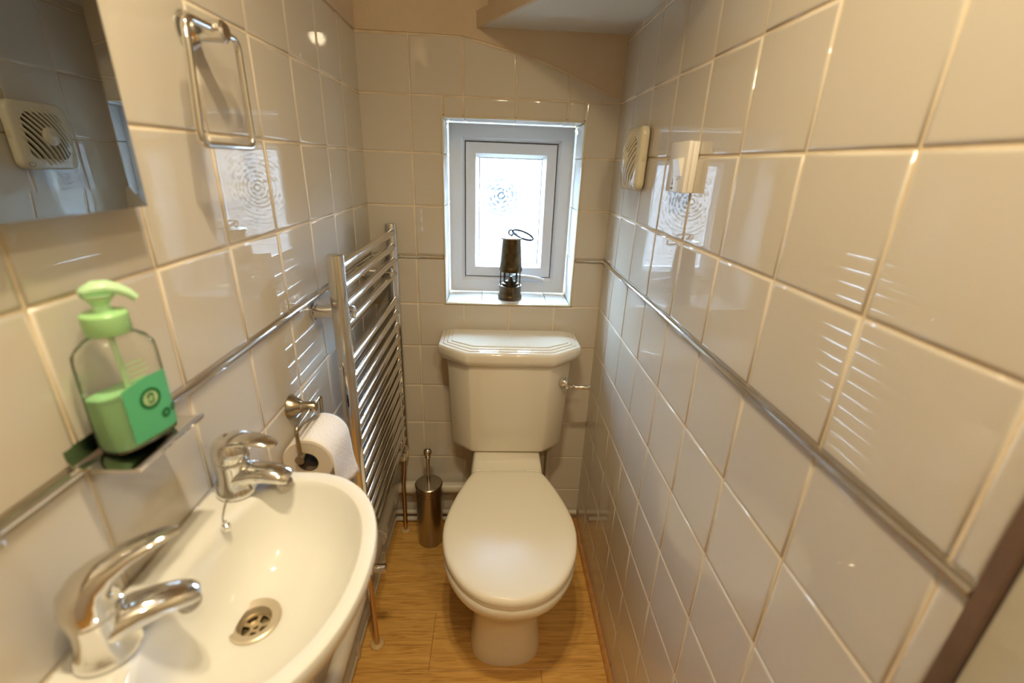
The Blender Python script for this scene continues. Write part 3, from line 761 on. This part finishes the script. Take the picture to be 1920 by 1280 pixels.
BR = math.radians(76)   # direction of the wide side, measured from +x
bot = thing('soap_bottle', 'clear pump bottle half full of green hand soap on the chrome shelf', 'soap bottle', (.0375, -1.045, SZ+.0008), BR)
def brr(hx, hy, z, e=3.2, n=40): return sup(n, hx, hy, e, 0, 0, z)
def shell(k, z): return (.0365-k, .0205-k)
def prof_b(inset=0):
    return [(.030, .015, .0005), (.0315, .0200, .003), (.0330, .0212, .009), (.0326, .0210, .050), (.0322, .0207, .090), (.0314, .0201, .099), (.0285, .0184, .1065), (.021, .0152, .1115), (.0138, .0128, .1138), (.0125, .0122, .1155), (.0120, .0120, .119)]
g = G(); g.loft([brr(a, b, z, 3.2 if z < .105 else 2.2) for a, b, z in prof_b()], True, False); g.build('bottle', BOTTLE, bot)
g = G(); LZ = .056
g.loft([brr(.0265, .0148, .0020), brr(.0300, .0186, .0042), brr(.0316, .0199, .0100), brr(.0313, .0197, .040), brr(.0312, .0196, LZ), brr(.027, .016, LZ)]); g.build('liquid_soap', LIQ, bot)
# label on the front broad face (local -y side), slightly proud of the bottle
def face_pt(u, z, off=.0006):
    e = 3.2; a, b = .0330, .0211
    y = -b*(1-min(1, abs(u)/a)**e)**(1/e); return Vector((u, y-off, z))
def patch(name, poly_fn, nu, nv, m, off, parent=bot):
    V = []; F = []
    for j in range(nv+1):
        for i in range(nu+1):
            u, z = poly_fn(i/nu, j/nv); V.append(face_pt(u, z, off))
    for j in range(nv):
        for i in range(nu): a = j*(nu+1)+i; F.append((a, a+1, a+nu+2, a+nu+1))
    return make(name, V, F, m, parent)
lab = patch('label', lambda s, t: (-.0200+.0470*s, .009+t*(.056+.006*math.sin(s*PI*.8))), 14, 8, LABELM, .0007)
def ringp(cu, cz, r0, r1, m, off, nm, par, a0=0, a1=2*PI, n=28):
    V = []; F = []
    for k in range(n+1):
        t = a0+(a1-a0)*k/n
        for r in (r0, r1): V.append(face_pt(cu+r*math.cos(t), cz+r*math.sin(t), off))
    for k in range(n): F.append((2*k, 2*k+1, 2*k+3, 2*k+2))
    return make(nm, V, F, m, par)
ringp(.003, .048, .0078, .0108, DGREEN, .0012, 'logo_ring', lab)
ringp(.003, .048, .0001, .0074, LGREEN, .0012, 'logo_disc', lab)
ringp(.003, .0505, .0014, .0034, DGREEN, .0016, 'logo_mark', lab, -.6, 3.9)
ringp(.003, .0462, .0016, .0032, DGREEN, .0016, 'logo_mark', lab, -PI-.2, .6)
ringp(.0145, .026, .0016, .0052, DGREEN, .0012, 'label_mark', lab)
ringp(.0245, .0275, .0014, .0040, DGREEN, .0012, 'label_mark', lab)
for k, w in enumerate((.018, .022, .020, .016)):
    patch('label_line', lambda s, t, k=k, w=w: (-.014+k*.001+w*s, .0720+k*.0052+t*.0022), 6, 1, LGREEN, .0007)
G().lathe([(.0168, .1150), (.0176, .1165), (.0176, .1330), (.0160, .1350), (.008, .1355)], seg=32).build('collar', GREENP, bot)
G().lathe([(.0070, .135), (.0062, .142), (.0090, .146), (.0120, .149), (.0128, .152)], seg=24).build('pump_stem', GREENP2, bot)
ph = G(); ph.tube([(-.0145, 0, .154), (-.011, 0, .155), (-.002, 0, .1575), (.008, 0, .1575), (.017, 0, .1545), (.025, 0, .1495), (.030, 0, .1440)], [.005, .0100, .0118, .0108, .0088, .0068, .0045], 18, rz=[.002, .0042, .0062, .0060, .0052, .0044, .0035])
ph.xf(Matrix.Diagonal((.86, .9, 1, 1))); ph.build('pump_head', GREENP2, bot, rot=(0, 0, math.radians(-38)))
G().tube([(0, 0, .12), (.002, 0, .06), (.006, 0, .006)], .0025, 8).build('dip_tube', GREENP2, bot)

# ================================================================== TOILET ROLL HOLDER
hold = thing('toilet_roll_holder', 'satin chrome toilet roll holder on the left wall beyond the basin', 'holder', (TH, 0, 0))
hy, hzz = -.672, .888
G().lathe([(.0235, 0), (.0235, .002), (.0125, .020), (.0105, .022), (.0105, .047), (.0085, .050)], axis='X', seg=32, c=(0, hy, hzz)).build('flange', NICKEL, hold)
G().tube(arcpts([(.040, -.628, .846), (.0405, -.626, hzz), (.0405, hy, hzz), (.0405, -.7475, hzz-.002), (.0415, -.7475, .833), (.0415, -.7475, .826)], .010, 6), .0036, 10).build('arm', NICKEL, hold)
G().tube([(.0415, -.755, .824), (.0415, -.737, .824)], .0085, 18).tube([(.0415, -.745, .824), (.0415, -.652, .824)], .004, 12).build('spindle', NICKEL, hold)
roll = thing('toilet_roll', 'white toilet roll with a loose hanging sheet beside the radiator', 'toilet roll', (TH+.0495, -.742, .811))
RR, RL = .0455, .100; core = .0185
g = G(); rr_ = []
for r, y in ((core, 0), (core, RL)): pass
g.lathe([(core+.0012, .0006), (RR-.002, 0), (RR, .002), (RR, RL-.002), (RR-.002, RL), (core+.0012, RL)], axis='Y', seg=48, cap0=False, cap1=False)
g.build('tissue', PAPER, roll)
G().lathe([(core+.001, .0004), (RR-.0022, -.0003)], axis='Y', seg=48, cap0=False, cap1=False).build('tissue_end', PAPERE, roll)
G().lathe([(core, .0005), (core, RL)], axis='Y', seg=32, cap0=False, cap1=False).build('cardboard_core', CARD, roll)
# loose sheet: wraps the crest and hangs on the room side, its tail folded to a point
V = []; F = []; nu, nv = 14, 22
for j in range(nv+1):
    s = j/nv
    for i in range(nu+1):
        t = i/nu; y = t*RL
        if s < .45:
            a = math.radians(100-100*s/.45); x = (RR+.0012)*math.cos(a); z = (RR+.0012)*math.sin(a)
        else:
            q2 = (s-.45)/.55; drop = q2*(.070+.034*t-.012*abs(t-.75))
            x = RR+.0012+.003*math.sin(q2*5+t*3)*q2+.006*q2*t; z = -drop
            y = t*RL+q2*.010*(t-.2)
        V.append((x, y, z))
for j in range(nv):
    for i in range(nu): a = j*(nu+1)+i; F.append((a, a+1, a+nu+2, a+nu+1))
so = make('loose_sheet', V, F, PAPER, roll)
md = so.modifiers.new('thick', 'SOLIDIFY'); md.thickness = .0006

# ================================================================== TOWEL RING
tr = thing('towel_ring', 'rectangular chrome towel ring hanging on the left wall beside the mirror', 'towel ring', (TH, -.778, 0))
G().lathe([(.0215, 0), (.0215, .003), (.0130, .016), (.0120, .018), (.0125, .046), (.0095, .049)], axis='X', seg=32, c=(0, 0, 1.476)).build('wall_mount', CHROME, tr)
d_ = .0385
P = [(d_, -.066, 1.4765), (d_, .044, 1.4765), (d_, .044, 1.345), (d_, -.080, 1.345)]
cl = []
P4 = P+[P[0], P[1]]
for i in range(4):
    a, b, c_ = Vector(P4[i]), Vector(P4[i+1]), Vector(P4[(i+2) % 6] if i+2 < 6 else P4[1])
    r_ = .014; s1 = b+(a-b).normalized()*r_; s2 = b+(c_-b).normalized()*r_
    for k in range(7): t = k/6; cl.append(s1*(1-t)**2+b*2*t*(1-t)+s2*t*t)
G().tube(cl, .0045, 12, cyc=True).build('ring', CHROME, tr)

# ================================================================== MIRROR
MX = .033; my1 = -.949; my0 = -1.36; mz0, mz1 = 1.282, 1.78; bw = .020
mirror = thing('wall_mirror', 'frameless mirror with slanted glass edges on the left wall above the soap bottle', 'mirror', (0, 0, 0))
def rect(x, i): return [Vector((x, my0+i, mz0+i)), Vector((x, my1-i, mz0+i)), Vector((x, my1-i, mz1-i)), Vector((x, my0+i, mz1-i))]
G().loft([rect(TH+.0005, .012), rect(MX-.005, .012)]).build('backing', UPVC, mirror, smooth=False)
G().loft([rect(MX-.004, 0), rect(MX-.0012, 0), rect(MX, bw)]).build('mirror_glass', MIRROR, mirror, smooth=False)

# ================================================================== EXTRACTOR FAN  (local -y faces the room)
fan = thing('extractor_fan', 'square cream extractor fan with slanted round grille, high on the right wall', 'extractor fan', (XR-TH, -.255, 1.359), -PI/2)
def rsq(h, y, r): return [Vector((p.x, y, p.y)) for p in [Vector((q.x, q.y)) for q in rrect(-h, h, -h*.96, h*.96, 0, r, 6)]]
G().loft([rsq(.069, -.0005, .014), rsq(.069, -.005, .014)]).build('back_plate', FSHADE, fan)
FR = .062; FY = -.0245
# housing: rounded square with a circular opening in the face
def circ(r, y, n=28):
    out = []
    base = rsq(.075, 0, .020)
    for p in base:
        a = math.atan2(p.z, p.x); out.append(Vector((r*math.cos(a), y, r*math.sin(a))))
    return out
G().loft([rsq(.0735, -.005, .018), rsq(.0750, -.007, .020), rsq(.0750, -.016, .020), rsq(.0735, -.0205, .020), rsq(.070, -.0232, .020), circ(FR+.004, FY-.0005), circ(FR, FY-.001), circ(FR-.001, FY+.004), circ(FR-.002, -.012)], True, False).build('housing', FANM, fan)
G().lathe([(FR-.001, -.0125), (.001, -.0125)], axis='Y', seg=40).build('shaded_grille_backing', FSHADE, fan)
ang = math.radians(52)
def dome(r): return FY-.0005-.0135*(1-(r/FR)**2)
nsl = 11
for k in range(nsl):
    o_ = (k-(nsl-1)/2)*(2*FR/(nsl+.6)); half = math.sqrt(max(FR**2-o_**2, 0))-.0005
    pts = []
    for i in range(13):
        s = -half+2*half*i/12; u = s*math.cos(ang)-o_*math.sin(ang); v = s*math.sin(ang)+o_*math.cos(ang)
        pts.append(Vector((u, dome(math.hypot(s, o_))+.004, v)))
    wdir = Vector((-math.sin(ang), 0, math.cos(ang)))*.0027
    rings = [[p-wdir, p-wdir*.9+Vector((0, -.0035, 0)), p+wdir*.2+Vector((0, -.0045, 0)), p+wdir+Vector((0, .0015, 0)), p+Vector((0, .006, 0))] for p in pts]
    G().loft(rings).build('slat', FANM, fan)
# smooth centre plate lying over the slats
cp = []
for r, dy in ((.0205, .003), (.0205, -.0012), (.018, -.0030), (.010, -.0036), (.0005, -.0038)):
    cp.append([Vector((r*math.cos(2*PI*i/32), dome(r)+dy+.0005, r*math.sin(2*PI*i/32))) for i in range(32)])
G().loft(cp).build('centre_cap', FANM, fan)
G().tube([(.055+.008*math.cos(t), -.0238-.0002, -.0605+.005*math.sin(t)) for t in [2*PI*k/20 for k in range(20)]], .0005, 5, cyc=True).build('badge', INK, fan)
G().box((.0745, -.0165, -.006), (.0755, -.0085, .010), .0004).build('catch', CREAM, fan)

# ================================================================== FAN SWITCH
sw = thing('isolator_switch', 'white fan isolator switch with a rocker on the right wall near the fan', 'switch', (XR-TH, -.565, 1.342), -PI/2)
G().box((-.042, -.0115, -.043), (.042, -.0005, .043), .0015).build('back_box', SWITCH, sw)
G().box((-.043, -.0205, -.0435), (.043, -.012, .0435), .0018).build('face_plate', SWITCH, sw)
g = G(); a = .0155; rx = Vector((.013, 0, -.010))
g.loft([[Vector((-a, -.0200, .026)), Vector((a, -.0200, .026)), Vector((a, -.0200, -.006)), Vector((-a, -.0200, -.006))],
        [Vector((-a+.001, -.030, .0235)), Vector((a-.001, -.030, .0235)), Vector((a-.001, -.0222, -.005)), Vector((-a+.001, -.0222, -.005))]])
g.xf(Matrix.Translation(rx)); g.build('rocker', SWITCH, sw, smooth=False)
mk = G(); mk.box((-.0035, -.02085, -.0145), (-.0005, -.0204, -.0115))
mk.build('dot_mark', INK, sw, smooth=False, loc=(.012, 0, -.008))
mk = G(); mk.lathe([(.0028, -.0209), (.0028, -.0204)], axis='Y', seg=16, c=(-.018, 0, -.026)).box((-.0188, -.0209, -.0235), (-.0172, -.0204, -.0165))
mk.build('fan_symbol', INK, sw, smooth=False, loc=(.007, 0, -.003))
mk = G()
for i, (x, w) in enumerate(((-.0245, .0028), (-.0205, .0022), (-.0172, .0012), (-.0150, .0026))):
    mk.box((x, -.0209, -.0375), (x+w*.35, -.0204, -.0335)); mk.box((x+w*.35, -.0209, -.0350), (x+w, -.0204, -.0335))
lt = mk.build('lettering', INK, sw, smooth=False, loc=(.007, 0, -.0015))
